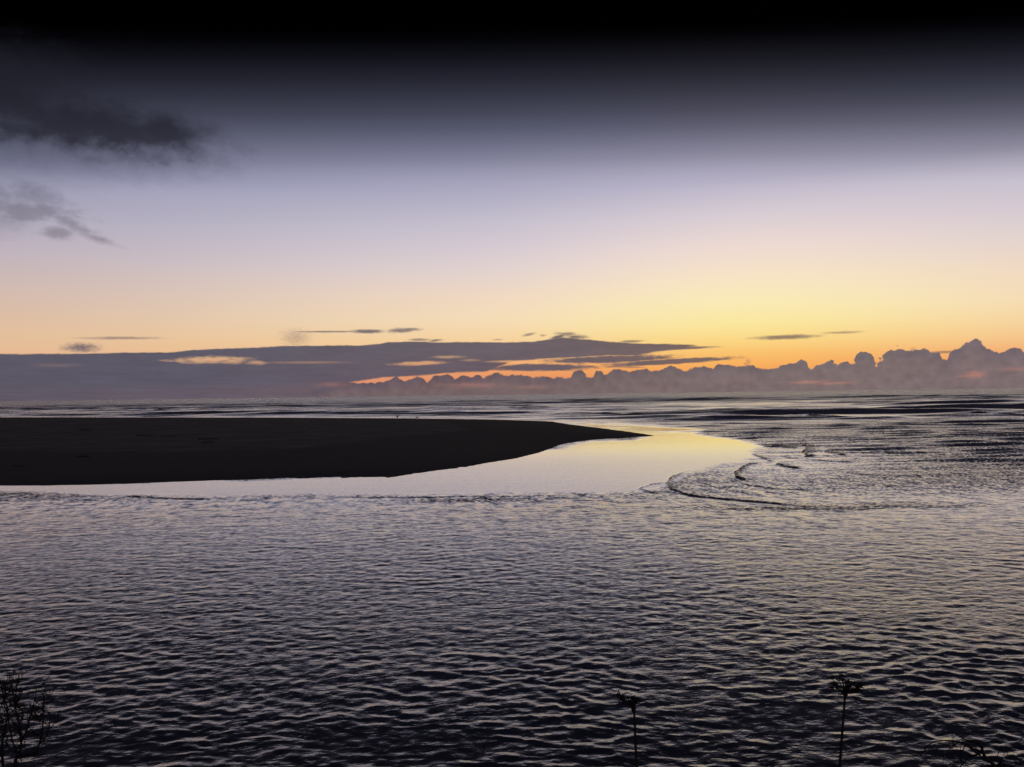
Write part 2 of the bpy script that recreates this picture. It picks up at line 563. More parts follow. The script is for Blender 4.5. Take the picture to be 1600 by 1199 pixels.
near_px = [(-500, 756), (-200, 758), (0, 758.5), (100, 758), (200, 755), (300, 751), (400, 748), (500, 745.5), (570, 745), (620, 742), (650, 739), (700, 732), (750, 725), (800, 716.5),
           (835, 708), (858, 700), (870, 695), (900, 690), (940, 686), (980, 684), (1018, 681.3)]
back_px = [(1000, 678), (970, 673.5), (940, 669.8), (905, 665.5), (880, 662.5)]
pw = [tuple(ground(*p)[:2]) for p in near_px] + [tuple(ground(*p)[:2]) for p in back_px]
for bx_, by_ in ((860, 226), (780, 246), (620, 274), (460, 300), (300, 324), (0, 372), (-250, 410), (-500, 440)):
    d_ = ray(bx_, 620)
    pw.append((d_.x / d_.y * by_, by_))
sand_sd = np.full(Xg.shape, 500.0)
zq = (Yg[:, 0] > 55) & (Yg[:, 0] < 560)
sand_sd[zq] = poly_sd(Xg[zq], Yg[zq], pw)
lee = sstep(sand_sd, 0, 55)
wx = fbm(Xg * 0.22, Yg * 0.22, 3, 41) * 1.1
wy = fbm(Xg * 0.17 + 7, Yg * 0.25, 3, 51) * 1.1
# river chop
comps = []
for i in range(110):
    lam = 0.16 * (1.7 / 0.16) ** rng.random()
    th = rng.normal(-0.14, 0.60)
    slope = 0.0150 * (1.0 if lam < 0.5 else (0.5 / lam) ** 1.15)
    comps.append((lam, th, slope * lam / (2 * math.pi) * 2.2 * rng.uniform(0.6, 1.3), rng.uniform(0, 6.28), i))
rx, ry, rz = waves(Xg, Yg, comps, wx, wy)

# boils: smooth upwellings low in the frame with raised rims
boil = np.zeros_like(Xg); rim = np.zeros_like(Xg)
for (bx, by, hw, hh, k) in ((1225, 1128, 95, 32, 0.7), (1400, 1118, 80, 26, 0.5), (640, 1165, 190, 34, 0.75), (180, 1180, 130, 26, 0.75), (980, 1190, 140, 20, 0.4), (1560, 1160, 90, 30, 0.6)):
    c0, c1 = bdp(bx, by)
    e = np.sqrt(((U_ - c0) / hw) ** 2 + ((D_ - c1) / hh) ** 2) + patch2 * 0.45
    boil = np.maximum(boil, k * (1 - sstep(e, 0.75, 1.15)))
    rim += k * 0.016 * np.clip(1 + patch2 * 4, 0, 2) * np.exp(-((e - 1.02) / 0.10) ** 2) * sstep(D_ - c1, -hh * 0.2, hh * 0.5)

near = sstep(D_, 170, 420)
ramp_amp = (0.30 + 0.70 * sstep(D_, 165, 470)) * 0.92
grp = np.clip(1 + patch * 0.9 + patch2 * 0.7, 0.3, 1.9)
amp_r = river * ramp_amp * grp * (1 - 0.68 * boil)
amp_r = np.maximum(amp_r, 0.17 * (1 - river) * (1 - pool) * sstep(D_, 60, 100) * sstep(U_, 380, 680))
amp_r *= (1 - pool)

# open sea: long crested swell and breaking lines
comps = []
for i in range(46):
    lam = 9 * (75 / 9) ** rng.random()
    th = rng.normal(0.03, 0.13)
    comps.append((lam, th, 0.0105 * lam / (2 * math.pi) * 2.0 * rng.uniform(0.6, 1.4), rng.uniform(0, 6.28), i))
swx = fbm(Xg * 0.01, Yg * 0.012, 3, 61) * 26
swy = fbm(Xg * 0.009 + 3, Yg * 0.014, 3, 71) * 30
sx, sy, sz = waves(Xg, Yg, comps, swx, swy)
gs = np.clip(1 + fbm(Xg * 0.006, Yg * 0.01, 3, 81) * 1.6, 0.25, 2.0)
amp_s = far * gs * lee
# small gentle lines between the pool and the open sea
comps = []
for i in range(26):
    lam = 2.4 * (10 / 2.4) ** rng.random()
    th = rng.normal(0.05, 0.16)
    comps.append((lam, th, 0.011 * lam / (2 * math.pi) * 2.0 * rng.uniform(0.6, 1.4), rng.uniform(0, 6.28), i))
mx, my, mz = waves(Xg, Yg, comps, swx * 0.3, swy * 0.3)
amp_m = sstep(Yg, 62, 100) * (1 - pool) * (1 - 0.88 * right_calm) * (1 - 0.5 * far)
amp_m *= np.clip(1 + patch * 1.2, 0.3, 1.8)

Zw = rz * amp_r + sz * amp_s + mz * amp_m + rim
Xw = Xg + rx * amp_r * 0.9 + sx * amp_s * 0.8
Yw = Yg + ry * amp_r * 0.9 + sy * amp_s * 0.8 + my * amp_m * 0.6

# wave fronts creeping over the flat (points in the photograph turned to places on the water)
frontw = np.zeros_like(Xg)
fronts = [
    ([(1080, 733), (1062, 740), (1051, 747), (1044, 756), (1051, 764), (1066, 772), (1092, 777), (1145, 782), (1206, 787), (1272, 792)], 0.09, 1, 1.0),
    ([(1046, 753), (1020, 757), (1003, 761), (999, 764), (1014, 769), (1040, 772.5)], 0.05, 1, 0.6),
    ([(1190, 723), (1165, 727), (1155, 733), (1148, 740), (1150, 747), (1166, 752)], 0.20, 1, 1.0),
    ([(1172, 709), (1182, 713), (1197, 718), (1204, 722)], 0.10, 1, 0.7),
    ([(1250, 692), (1262, 700), (1256, 708), (1260, 714), (1276, 712)], 0.15, 1, 0.8),
    ([(1210, 724), (1220, 728), (1234, 731), (1252, 733)], 0.15, 1, 0.8),
    ([(1120, 741), (1160, 756), (1210, 764), (1270, 766)], 0.035, 1, 0.9), ([(1215, 712), (1240, 717), (1290, 721), (1340, 722)], 0.05, 1, 0.8),
    ([(1300, 735), (1350, 742), (1420, 745)], 0.03, 1, 0.8), ([(1100, 757), (1140, 768), (1200, 775)], 0.03, 1, 0.9),
    ([(1290, 706), (1306, 709), (1322, 712)], 0.14, 1, 0.7),
    ([(1200, 697), (1230, 700), (1250, 701)], 0.12, 1, 0.7),
    ([(540, 777), (640, 777.5), (740, 775), (850, 775), (900, 773.5)], 0.03, 1, 0.6),
    ([(190, 776), (280, 779), (330, 781)], 0.05, 1, 0.7),
]
for pts, H, side, w in fronts:
    q = [(a, b * WK) for a, b in (bdp(*p) for p in pts)]
    zz = (Yg[:, 0] > 45) & (Yg[:, 0] < 200)
    du = fbm(Xg[zz] * 0.35, Yg[zz] * 0.10, 3, 91) * 7
    d, s, p = line_sd(U_[zz] + du, D_[zz] * WK + du * 0.7, q)
    taper = np.clip(np.minimum(p, 1 - p) / 0.12, 0, 1)
    s = -s * side
    prof = np.where(s > 0, np.exp(-d / (16.0 * w)), np.exp(-(d / 1.6) ** 2))
    Zw[zz] += H * prof * taper
    frontw[zz] = np.maximum(frontw[zz], np.where(s > 0, np.exp(-(d / ((1.5 + 30 * H) * np.clip(0.8 + du * 0.25, 0.2, 2))) ** 1.0), np.exp(-(d / 0.8) ** 2)) * taper * min(1, H * 7))

# long breaking ridges across the right of the view and out at sea
# (nothing of the sea runs up over the sand bar, and its lee is calm)
r2 = np.random.default_rng(5)
lines = [(ground(*a)[:2], ground(*b)[:2], H) for a, b, H in (
    ((1080, 661), (1640, 666), 0.26), ((1420, 657), (1620, 657), 0.26), ((1200, 653), (1440, 655), 0.3), ((820, 650), (1020, 650), 0.34),
    ((1010, 673), (1250, 690), 0.05), ((930, 641), (1420, 639), 0.6), ((0, 641), (380, 642), 0.5), ((380, 645), (800, 643), 0.5), ((500, 640), (960, 637), 0.55),
    ((1500, 648), (1680, 650), 0.4), ((-60, 649), (220, 650), 0.24))]
for k in range(300):
    y0 = 150 * (1500 / 150) ** r2.random()
    x0 = r2.uniform(-0.8, 0.8) * y0
    if y0 < 340 and x0 < 25 and y0 < 300: continue
    L = r2.uniform(8, 45) * (y0 / 300) ** 0.5
    tl_ = r2.normal(0.0, 0.04)
    lines.append(((x0 - L, y0 - L * tl_), (x0 + L, y0 + L * tl_), r2.uniform(0.10, 0.30) * (y0 / 300) ** 0.75))
for (xa, ya), (xb, yb), H in lines:
    lo, hi = min(ya, yb) - 30, max(ya, yb) + 40
    r0, r1 = np.searchsorted(yr, lo), np.searchsorted(yr, hi)
    if r1 - r0 < 3: continue
    X = Xg[r0:r1]; Y = Yg[r0:r1]
    t = (X - xa) / (xb - xa)
    yc = ya + (yb - ya) * t + fbm(X * 0.035, X * 0.0 + ya, 4, int(abs(xa)) % 97) * (4 + 0.012 * ya)
    ds = Y - yc
    taper = sstep(t, 0, 0.22) * sstep(1 - t, 0, 0.22) * np.clip(0.75 + fbm(X * 0.06, Y * 0.02, 3, int(ya) % 89) * 2.2, 0.0, 1.5)
    w = 0.7 + 0.0022 * ya
    prof = np.where(ds < 0, np.exp(-(ds / w) ** 2), np.exp(-ds / (5 * w)))
    Zw[r0:r1] += H * prof * taper

Zw = np.where(sand_sd < 12, Zw * sstep(sand_sd, -2, 12), Zw)
chop = river * (0.45 + 0.55 * near) * np.clip(1 + patch * 0.8, 0.4, 1.6) * (1 - 0.4 * boil)
chop = np.maximum(chop, (1 - river) * (1 - 0.88 * right_calm) * 0.62)
chop = np.maximum(chop * (1 - pool), 0.0)
c0, c1 = bdp(745, 781)
slick = np.exp(-((U_ - c0) / 130) ** 2 - ((D_ - c1) / 4.5) ** 2)
c0, c1 = bdp(1300, 790)
slick = np.maximum(slick, np.exp(-((U_ - c0) / 240) ** 2 - ((D_ - c1 - patch2 * 8) / 6.0) ** 2))
chop = np.maximum(chop, slick)
chop *= (1 - 0.5 * strip)
me = grid_mesh('water', Xw, Yw, Zw)
fattr(me, 'chop', chop)
fattr(me, 'far', far)
wavelet = (1 - pool) * (0.12 + 0.5 * (1 - river) * (1 - 0.7 * far)) * (1 - 0.75 * right_calm) * (1 - 0.5 * strip)
wavelet = wavelet * (1 - 0.4 * sstep(Yg, 55, 30) * 0) + far * 0.10 + pool * 0.035 + frontw * 1.05
wavelet = np.maximum(wavelet, slick * 0.6)
fattr(me, 'wavelet', wavelet)
fattr(me, 'stillness', pool * sstep(Yg, 84, 128))
fattr(me, 'midrange', sstep(Yg, 26, 62) * (1 - pool) * (1 - 0.55 * right_calm) * (1 - 0.8 * far) * np.clip(1 + patch * 1.2, 0.3, 1.8))
fattr(me, 'open', sstep(Yg, 300, 900))


def new_mat(name):
    m = bpy.data.materials.new(name)
    m.use_nodes = True
    V.tree = m.node_tree
    b = m.node_tree.nodes['Principled BSDF']
    return m, b


def attr(name):
    n = V.tree.nodes.new('ShaderNodeAttribute')
    n.attribute_name = name
    return V(n.outputs['Fac'])


def setv(b, name, v):
    if isinstance(v, V): V.tree.links.new(v.s, b.inputs[name])
    else: b.inputs[name].default_value = v


wm, wb = new_mat('water')
wb.inputs['Base Color'].default_value = (0.16, 0.165, 0.235, 1)
wb.inputs['IOR'].default_value = 1.34
wb.inputs['Coat Weight'].default_value = 1.0
wb.inputs['Coat IOR'].default_value = 1.34
tcn = V.tree.nodes.new('ShaderNodeTexCoord')
sp = V.tree.nodes.new('ShaderNodeSeparateXYZ')
V.tree.links.new(tcn.outputs['Object'], sp.inputs[0])
ox, oy = V(sp.outputs[0]), V(sp.outputs[1])
ch = attr('chop'); fa = attr('far'); op = attr('open')
# ripples, stretched along the crests and a little askew
qx = ox * 0.97 + oy * 0.2
qy = oy * 0.97 - ox * 0.16
n1 = noise_(vec(qx * 0.58, qy), 1.5, 3, 0.55, 0.6)
n2 = noise_(vec(qx * 0.7, qy, 5.0), 5.6, 5, 0.55, 0.5)
n3 = noise_(vec(ox * 0.05, oy * 0.22, 2.0), 1.0, 5, 0.6)
n4 = noise_(vec(ox * 0.3, oy, 7.0), 0.55, 4, 0.6, 0.3)
hgt = ch * (n1 * 0.060 + n2 * 0.022 + n4 * 0.07) + (1.0 - ch) * (n4 * 0.008 + n2 * 0.0016) + fa * n3 * 0.25
bump = V.tree.nodes.new('ShaderNodeBump')
bump.inputs['Strength'].default_value = 1.0
bump.inputs['Distance'].default_value = 1.0
V.tree.links.new(hgt.s, bump.inputs['Height'])
# small steep wavelets too fine to model: they tilt the surface
nv = V.tree.nodes.new('ShaderNodeTexNoise')
V.tree.links.new(vec(qx * 0.7, qy, 11.0), nv.inputs['Vector'])
nv.inputs['Scale'].default_value = 4.5; nv.inputs['Detail'].default_value = 2
sv = V.tree.nodes.new('ShaderNodeSeparateXYZ'); V.tree.links.new(nv.outputs['Color'], sv.inputs[0])
wl = attr('wavelet')
streak = noise_(vec(ox * 0.012 + noise_(vec(ox * 0.004, oy * 0.004), 1.0, 2) * 1.5, oy * 0.055, 21.0), 1.0, 5, 0.62)
streak2 = noise_(vec(ox * 0.004, oy * 0.012, 31.0), 1.0, 4, 0.6)
gust = ss(streak * 0.6 + streak2 * 0.4, 0.36, 0.60)
amp = wl * (1.0 - fa + fa * (0.35 + gust * 1.0)) + op * 0.40
coarse = noise_(vec(qx * 0.95, qy * 0.62, 41.0), 1.0, 3, 0.6) - 0.5
coarse2 = noise_(vec(qx * 0.05, qy * 0.075, 51.0), 1.0, 4, 0.65) - 0.5
mid_ = attr('midrange')
tx_ = (V(sv.outputs[0]) - 0.5) * amp * 0.8
ty_ = (V(sv.outputs[1]) - 0.5) * amp * 1.5 - amp * 0.20 - (1.0 - ch) * (1.0 - fa) * (0.024 - attr('stillness') * 0.022) + coarse * (mid_ * 0.27 + 0.016) + coarse2 * fa * 0.26
add = V.tree.nodes.new('ShaderNodeVectorMath'); add.operation = 'ADD'
V.tree.links.new(bump.outputs[0], add.inputs[0]); V.tree.links.new(vec(tx_, ty_, 0.0), add.inputs[1])
nrm = V.tree.nodes.new('ShaderNodeVectorMath'); nrm.operation = 'NORMALIZE'
V.tree.links.new(add.outputs[0], nrm.inputs[0])
V.tree.links.new(nrm.outputs[0], wb.inputs['Normal'])
V.tree.links.new(nrm.outputs[0], wb.inputs['Coat Normal'])
rgh = 0.13 + (1.0 - ch) * (1.0 - fa) * 0.01 - attr('stillness') * 0.07 + op * 0.10
setv(wb, 'Roughness', rgh); setv(wb, 'Coat Roughness', rgh)
water = obj('water', me, wm)
tag(water, 'rippled river mouth and open sea reflecting the dusk sky', kind='structure')

# bed under the water so that nothing is hollow
bm_, bb = new_mat('seabed')
bb.inputs['Base Color'].default_value = (0.06, 0.055, 0.05, 1); bb.inputs['Roughness'].default_value = 0.9
xs = np.array([-160000., 160000.]); ysb = np.array([-200., 160000.])
Xb, Yb = np.meshgrid(xs, ysb)
bed = obj('seabed', grid_mesh('seabed', Xb, Yb, np.full_like(Xb, -6.0)), bm_)
tag(bed, 'sandy bed beneath the water', kind='structure')

# ------------------------------------------------------------------ sand spit
NX, NY = 640, 640
tx = np.linspace(0, 1, NX); ty = np.linspace(0, 1, NY)
gx = -430 + 500 * (1 - (1 - tx) ** 1.35)
gy = 58 + 400 * ty ** 1.7
Xs, Ys = np.meshgrid(gx, gy)
ed = fbm(Xs * 0.35, Ys * 0.25, 4, 3)
fing = vnoise((Xs * 0.9 - Ys * 0.32) * 1.7, (Xs * 0.32 + Ys * 0.9) * 0.12, 8) + 0.6 * vnoise((Xs * 0.9 - Ys * 0.30) * 3.9, (Xs * 0.32 + Ys * 0.9) * 0.2, 18)
fz = np.exp(-((Xs + 12) / 10) ** 2) * sstep(Ys, 60, 74)
sds = -poly_sd(Xs + ed * 0.25, Ys + ed * 1.0 + fing * 4.0 * fz, pw) + 0.6
dn = np.maximum(sds, 0)
Zs = 1.0 * (1 - np.exp(-dn / 20.0)) + 0.08 * sstep(dn, 0, 3)
Zs *= 1.0
mound = fbm(Xs * 0.06, Ys * 0.03, 4, 13)
Zs += (mound * 0.22 + fbm(Xs * 0.4, Ys * 0.22, 3, 14) * 0.035) * sstep(dn, 3, 30)
Zs += np.maximum(0, fbm(Xs * 0.12 + 4, Ys * 0.05, 3, 19)) * 0.30 * sstep(dn, 10, 40) * sstep(-Xs, 20, 90)
Zs = np.where(sds < 0, sds * 0.16, Zs)
Zs = np.maximum(Zs, -4.5)
sm = grid_mesh('sand_spit', Xs, Ys, Zs)
wet = 1 - sstep(dn + fbm(Xs * 0.08, Ys * 0.05, 3, 44) * 6, 7, 26) * 1.0
line_w = sstep(dn + fbm(Xs * 0.05, Ys * 0.04, 3, 47) * 3, 30, 34)
fattr(sm, 'wet', np.clip(1 - line_w * 0.9, 0, 1))
fattr(sm, 'edge', 1 - sstep(dn, 0.0, 1.2))
sn, sb = new_mat('dark_sand')
tcn = V.tree.nodes.new('ShaderNodeTexCoord')
ob = tcn.outputs['Object']
g1 = noise_(ob, 0.12, 6, 0.6); g2 = noise_(ob, 6.0, 5, 0.7); g3 = noise_(ob, 0.9, 5, 0.65)
sp = V.tree.nodes.new('ShaderNodeSeparateXYZ'); V.tree.links.new(ob, sp.inputs[0])
g4 = noise_(vec(V(sp.outputs[0]) * 0.08, V(sp.outputs[1]) * 0.4), 1.0, 5, 0.6)
f = V.m('MULTIPLY', g1 * 0.4 + g3 * 0.3 + g4 * 0.35, 1.0, clamp=True)
base = mixc(ss(f, 0.44, 0.60), (0.095, 0.098, 0.115, 1), (0.165, 0.168, 0.190, 1))
base = mixc(attr('wet'), base, (0.076, 0.078, 0.092, 1))
base = mixc(ss(g2, 0.42, 0.68) * 0.35, base, (0.045, 0.044, 0.050, 1))
V.tree.links.new(base, sb.inputs['Base Color'])
sb.inputs['Roughness'].default_value = 0.95
sb.inputs['Specular IOR Level'].default_value = 0.12
bp = V.tree.nodes.new('ShaderNodeBump'); bp.inputs['Distance'].default_value = 0.12; bp.inputs['Strength'].default_value = 0.8
V.tree.links.new((g2 * 0.3 + g3).s, bp.inputs['Height']); V.tree.links.new(bp.outputs[0], sb.inputs['Normal'])
spit = obj('sand_spit', sm, sn)
tag(spit, 'low dark sand spit reaching out between river and sea', kind='structure')


def sand_z(x, y):
    i = int(np.clip(np.searchsorted(gy, y), 1, len(gy) - 1)); j = int(np.clip(np.searchsorted(gx, x), 1, len(gx) - 1))
    return float(Zs[i - 1:i + 1, j - 1:j + 1].mean())


def on_sand(px, py):
    """where the line of sight through a point of the photograph first meets the sand (or passes nearest above it)"""
    d = ray(px, py)
    best = None
    for y in np.linspace(60, 440, 1500):
        x = d.x / d.y * y; z = CAM_H + d.z / d.y * y
        gap = z - sand_z(x, y)
        if best is None or gap < best[0]: best = (gap, x, y)
        if gap <= 0: break
    return Vector((best[1], best[2], sand_z(best[1], best[2])))


# ------------------------------------------------------------------ bluff under the camera
NX, NY = 120, 90
Xb, Yb = np.meshgrid(np.linspace(-26, 26, NX), np.concatenate([np.linspace(-14, 2.6, 30), np.linspace(2.75, 14, 60)]))
drop = np.interp(Yb, [-14, 2.7, 3.2, 4.2, 12.5, 14], [6.32, 6.32, 6.05, 5.0, -0.8, -1.8])
Zb = drop + fbm(Xb * 0.5, Yb * 0.5, 4, 91) * 0.16 - 0.04
bl, bb = new_mat('bluff_earth')
tcn = V.tree.nodes.new('ShaderNodeTexCoord')
g1 = noise_(tcn.outputs['Object'], 3.0, 6, 0.65)
bb.inputs['Roughness'].default_value = 0.95
V.tree.links.new(mixc(ss(g1, 0.35, 0.7), (0.035, 0.03, 0.022, 1), (0.05, 0.055, 0.028, 1)), bb.inputs['Base Color'])
bp = V.tree.nodes.new('ShaderNodeBump'); bp.inputs['Distance'].default_value = 0.05
V.tree.links.new(g1.s, bp.inputs['Height']); V.tree.links.new(bp.outputs[0], bb.inputs['Normal'])
bluff = obj('bluff', grid_mesh('bluff', Xb, Yb, Zb), bl)
tag(bluff, 'earth bluff dropping to the river', kind='structure')


# ------------------------------------------------------------------ tube builder
class MB:
    def __init__(s):
        s.v = []; s.f = []

    def tube(s, pts, radii, n=6, cap=True):
        pts = [Vector(p) for p in pts]
        base = len(s.v); m = len(pts)
        prev = None
        for i, p in enumerate(pts):
            t = (pts[min(i + 1, m - 1)] - pts[max(i - 1, 0)])
            t = t.normalized() if t.length > 1e-9 else Vector((0, 0, 1))
            if prev is None:
                a = t.orthogonal().normalized()
            else:
                a = (prev - t * prev.dot(t)); a = a.normalized() if a.length > 1e-6 else t.orthogonal().normalized()
            prev = a
            b = t.cross(a)
            for k in range(n):
                th = 2 * math.pi * k / n
                s.v.append(p + (a * math.cos(th) + b * math.sin(th)) * radii[i])
        for i in range(m - 1):
            for k in range(n):
                k2 = (k + 1) % n
                s.f.append((base + i * n + k, base + i * n + k2, base + (i + 1) * n + k2, base + (i + 1) * n + k))
        if cap:
            s.f.append(tuple(base + k for k in reversed(range(n))))
            s.f.append(tuple(base + (m - 1) * n + k for k in range(n)))

    def mesh(s, name, origin=(0, 0, 0)):
        o = Vector(origin)
        me = bpy.data.meshes.new(name)
        me.from_pydata([tuple(v - o) for v in s.v], [], s.f)
        me.polygons.foreach_set('use_smooth', [True] * len(me.polygons))
        me.update()
        return me


def simple_mat(name, c1, c2, scale=30.0, rough=0.85):
    m, b = new_mat(name)
    t = V.tree.nodes.new('ShaderNodeTexCoord')
    g = noise_(t.outputs['Object'], scale, 4, 0.6)
    V.tree.links.new(mixc(ss(g, 0.35, 0.65), c1 + (1,), c2 + (1,)), b.inputs['Base Color'])
    b.inputs['Roughness'].default_value = rough
    b.inputs['Specular IOR Level'].default_value = 0.2
    bp = V.tree.nodes.new('ShaderNodeBump'); bp.inputs['Distance'].default_value = 0.002
    V.tree.links.new(g.s, bp.inputs['Height']); V.tree.links.new(bp.outputs[0], b.inputs['Normal'])
    return m


stalk_m = simple_mat('dry_stalk', (0.014, 0.011, 0.010), (0.024, 0.02, 0.017))
twig_m = simple_mat('dark_twig_bark', (0.012, 0.010, 0.010), (0.02, 0.017, 0.016))
wood_m = simple_mat('driftwood', (0.014, 0.012, 0.012), (0.028, 0.025, 0.024), 3.0)
bird_m = simple_mat('dark_feathers', (0.02, 0.02, 0.022), (0.045, 0.043, 0.045), 6.0)
bill_m = simple_mat('bill_and_legs', (0.05, 0.035, 0.02), (0.07, 0.05, 0.03), 6.0)


def smooth_path(pts, sub=5):
    P = [pts[0]] + list(pts) + [pts[-1]]
    out = []
    for i in range(1, len(P) - 2):
        p0, p1, p2, p3 = P[i - 1], P[i], P[i + 1], P[i + 2]
        for k in range(sub):
            t = k / sub
            out.append(0.5 * ((2 * p1) + (p2 - p0) * t + (2 * p0 - 5 * p1 + 4 * p2 - p3) * t * t + (3 * p1 - p0 - 3 * p2 + p3) * t ** 3))
    out.append(P[-2])
    return out


# ------------------------------------------------------------------ dead umbel plants on the bluff edge
def umbel_plant(stem_px, Y, head_dirs, label, R, seed, lean=(0, 0)):
    r = random.Random(seed)
    top = at(*stem_px[0], Y)
    pts = [at(*p, Y) for p in stem_px]
    foot = Vector((pts[-1].x + (pts[-1].x - pts[-2].x) * 3, Y, 6.28))
    pts = smooth_path(pts + [foot], 6)
    root = bpy.data.objects.new('umbel_plant', None); COL.objects.link(root)
    root.location = foot
    root.empty_display_size = 0.1
    tag(root, label, 'dead plant', 'dry umbel plants at the bluff edge')
    mb = MB()
    n = len(pts)
    mb.tube(pts, [0.0036 + 0.0016 * i / n + (0.0008 * math.exp(-(i) ** 2 / 2.0)) for i in range(n)], 8)
    obj('stem', mb.mesh('stem', foot), stalk_m, root)
    mb = MB()
    mb.tube([top - Vector((0, 0, .016)), top - Vector((0, 0, .004)), top + Vector((0, 0, .004))], [0.004, 0.0088, 0.005], 10)
    obj('stem_node', mb.mesh('stem_node', foot), stalk_m, root)
    for (ang, tilt, ln, dens) in head_dirs(r):
        d = Vector((math.sin(tilt) * math.cos(ang) + lean[0], math.sin(tilt) * math.sin(ang), math.cos(tilt) + lean[1])).normalized()
        side = Vector((d.x, d.y, 0))
        end = top + d * ln
        c1 = top + d * ln * 0.5 + side * 0.004 * (1 if r.random() > 0.3 else -1)
        mb = MB()
        path = smooth_path([top, c1, end], 4)
        mb.tube(path, [0.0019 - 0.0008 * i / len(path) for i in range(len(path))], 5)
        rayo = obj('ray', mb.mesh('ray', foot), stalk_m, root)
        mb = MB()
        for k in range(int(16 * dens)):
            q = Vector((r.gauss(0, 1), r.gauss(0, 1), abs(r.gauss(0, 1)) * 0.8)).normalized()
            l = r.uniform(0.004, 0.010)
            e2 = end + (d * 0.7 + q).normalized() * l
            mb.tube([end, (end + e2) / 2 + q * 0.0006, e2], [0.0008, 0.0007, 0.0006], 4)
            mb.tube([e2, e2 + q * 0.0016, e2 + q * 0.0036], [0.0007, 0.0017, 0.0006], 5)
        obj('umbellet', mb.mesh('umbellet', foot), stalk_m, rayo)
    return root


def head_right(r):
    o = []
    for k in range(32):
        tilt = r.uniform(0.95, 1.36) if k < 25 else r.uniform(0.3, 0.95)
        o.append((r.uniform(0, 6.28), tilt, r.uniform(0.034, 0.066) * (0.6 if tilt < 0.9 else 1), r.uniform(0.8, 1.4)))
    return o


def head_left(r):
    o = []
    for k in range(20):
        if k < 12: o.append((math.pi + r.gauss(0, 0.55), r.uniform(0.7, 1.25), r.uniform(0.035, 0.082), r.uniform(0.5, 1.0)))
        else: o.append((r.uniform(0, 6.28), r.uniform(0.1, 0.9), r.uniform(0.016, 0.032), r.uniform(0.8, 1.4)))
    return o


umbel_plant([(1320.5, 1083), (1318, 1120), (1315.5, 1150), (1312, 1199), (1309.5, 1240)], 2.55, head_right,
            'dead umbel on a straight black stalk with a wide flat spreading head', 0.05, 5)
umbel_plant([(990, 1106), (992, 1130), (992.5, 1155), (995, 1199), (997, 1240)], 2.55, head_left,
            'dead umbel with a ragged lopsided head swept to the left', 0.04, 8)

# thin bare stem
root = bpy.data.objects.new('dead_grass_plant', None); COL.objects.link(root)
pts = [at(x, y, 2.6) for x, y in [(752, 1158), (756, 1170), (752, 1185), (750.5, 1205), (748, 1240)]]
foot = Vector((pts[-1].x, 2.6, 6.28)); root.location = foot
tag(root, 'thin bare kinked stem poking up at the bottom middle', 'stem')
mb = MB(); P = smooth_path(pts + [foot], 5); mb.tube(P, [0.0006 + 0.0011 * i / len(P) for i in range(len(P))], 6)
obj('stalk', mb.mesh('stalk', foot), stalk_m, root)
mb = MB(); a = at(754, 1176, 2.6); b = at(749, 1168, 2.59); mb.tube([a, (a + b) / 2, b], [0.0008, 0.0007, 0.0004], 5)
obj('side_twig', mb.mesh('side_twig', foot), stalk_m, root)


# ------------------------------------------------------------------ bare shrubs
def twig_grow(mb, p, d, ln, rad, depth, r, up=0.15, spread=0.6, curl=0.25):
    segs = 5
    pts = [p]; q = p; dd = d.normalized()
    for k in range(segs):
        dd = (dd + Vector((r.gauss(0, curl), r.gauss(0, curl * 0.7), r.gauss(0, curl) + up)) * 0.5).normalized()
        q = q + dd * ln / segs
        pts.append(q)
    mb.tube(pts, [max(0.0007, rad * (1 - 0.6 * k / segs)) for k in range(segs + 1)], 5 if depth > 1 else 4)
    # buds
    if depth <= 1:
        for k in (2, 4):
            b = pts[k]; o = Vector((r.gauss(0, 1), r.gauss(0, 1), r.gauss(0, 1))).normalized()
            mb.tube([b, b + o * 0.003, b + o * 0.006], [0.0009, 0.0014, 0.0004], 4)
    if depth > 0:
        for k in range(r.randint(2, 4)):
            i = r.randint(1, segs)
            side = Vector((r.gauss(0, 1), r.gauss(0, 0.8), r.gauss(0, 0.5)))
            nd = (dd + side * spread).normalized()
            twig_grow(mb, pts[i], nd, ln * r.uniform(0.5, 0.8), rad * 0.6, depth - 1, r, up, spread, curl)


def shrub(root_at, label, limbs, seed, Y):
    r = random.Random(seed)
    root = bpy.data.objects.new('bare_shrub', None); COL.objects.link(root)
    root.location = root_at
    tag(root, label, 'shrub')
    return root, r


# left shrub: upright, densely twigged, foot below the corner of the view
foot = Vector((at(10, 1199, 3.0).x, 3.0, 6.0))
root, r = shrub(foot, 'dense bare black shrub in the bottom left corner', None, 3, 3.0)
limbs_px = [
    [(22, 1199), (31, 1180), (33, 1150), (28, 1125), (24, 1103), (26, 1075), (31, 1050)],
    [(22, 1199), (36, 1182), (54, 1178), (62, 1160), (66, 1145), (68, 1112), (68, 1095)],
    [(5, 1199), (2, 1170), (8, 1140), (12, 1110), (4, 1085), (3, 1068)],
    [(26, 1190), (20, 1160), (14, 1130), (10, 1110), (6, 1100), (4, 1082)],
    [(33, 1160), (42, 1140), (48, 1115), (54, 1095), (58, 1072)],
    [(60, 1165), (72, 1150), (78, 1130), (78, 1112)],
    [(30, 1135), (36, 1115), (28, 1102), (22, 1090), (20, 1078)],
    [(-20, 1199), (-16, 1160), (-24, 1120), (-14, 1080), (-20, 1050)],
    [(-40, 1199), (-46, 1150), (-36, 1100), (-44, 1060)],
]
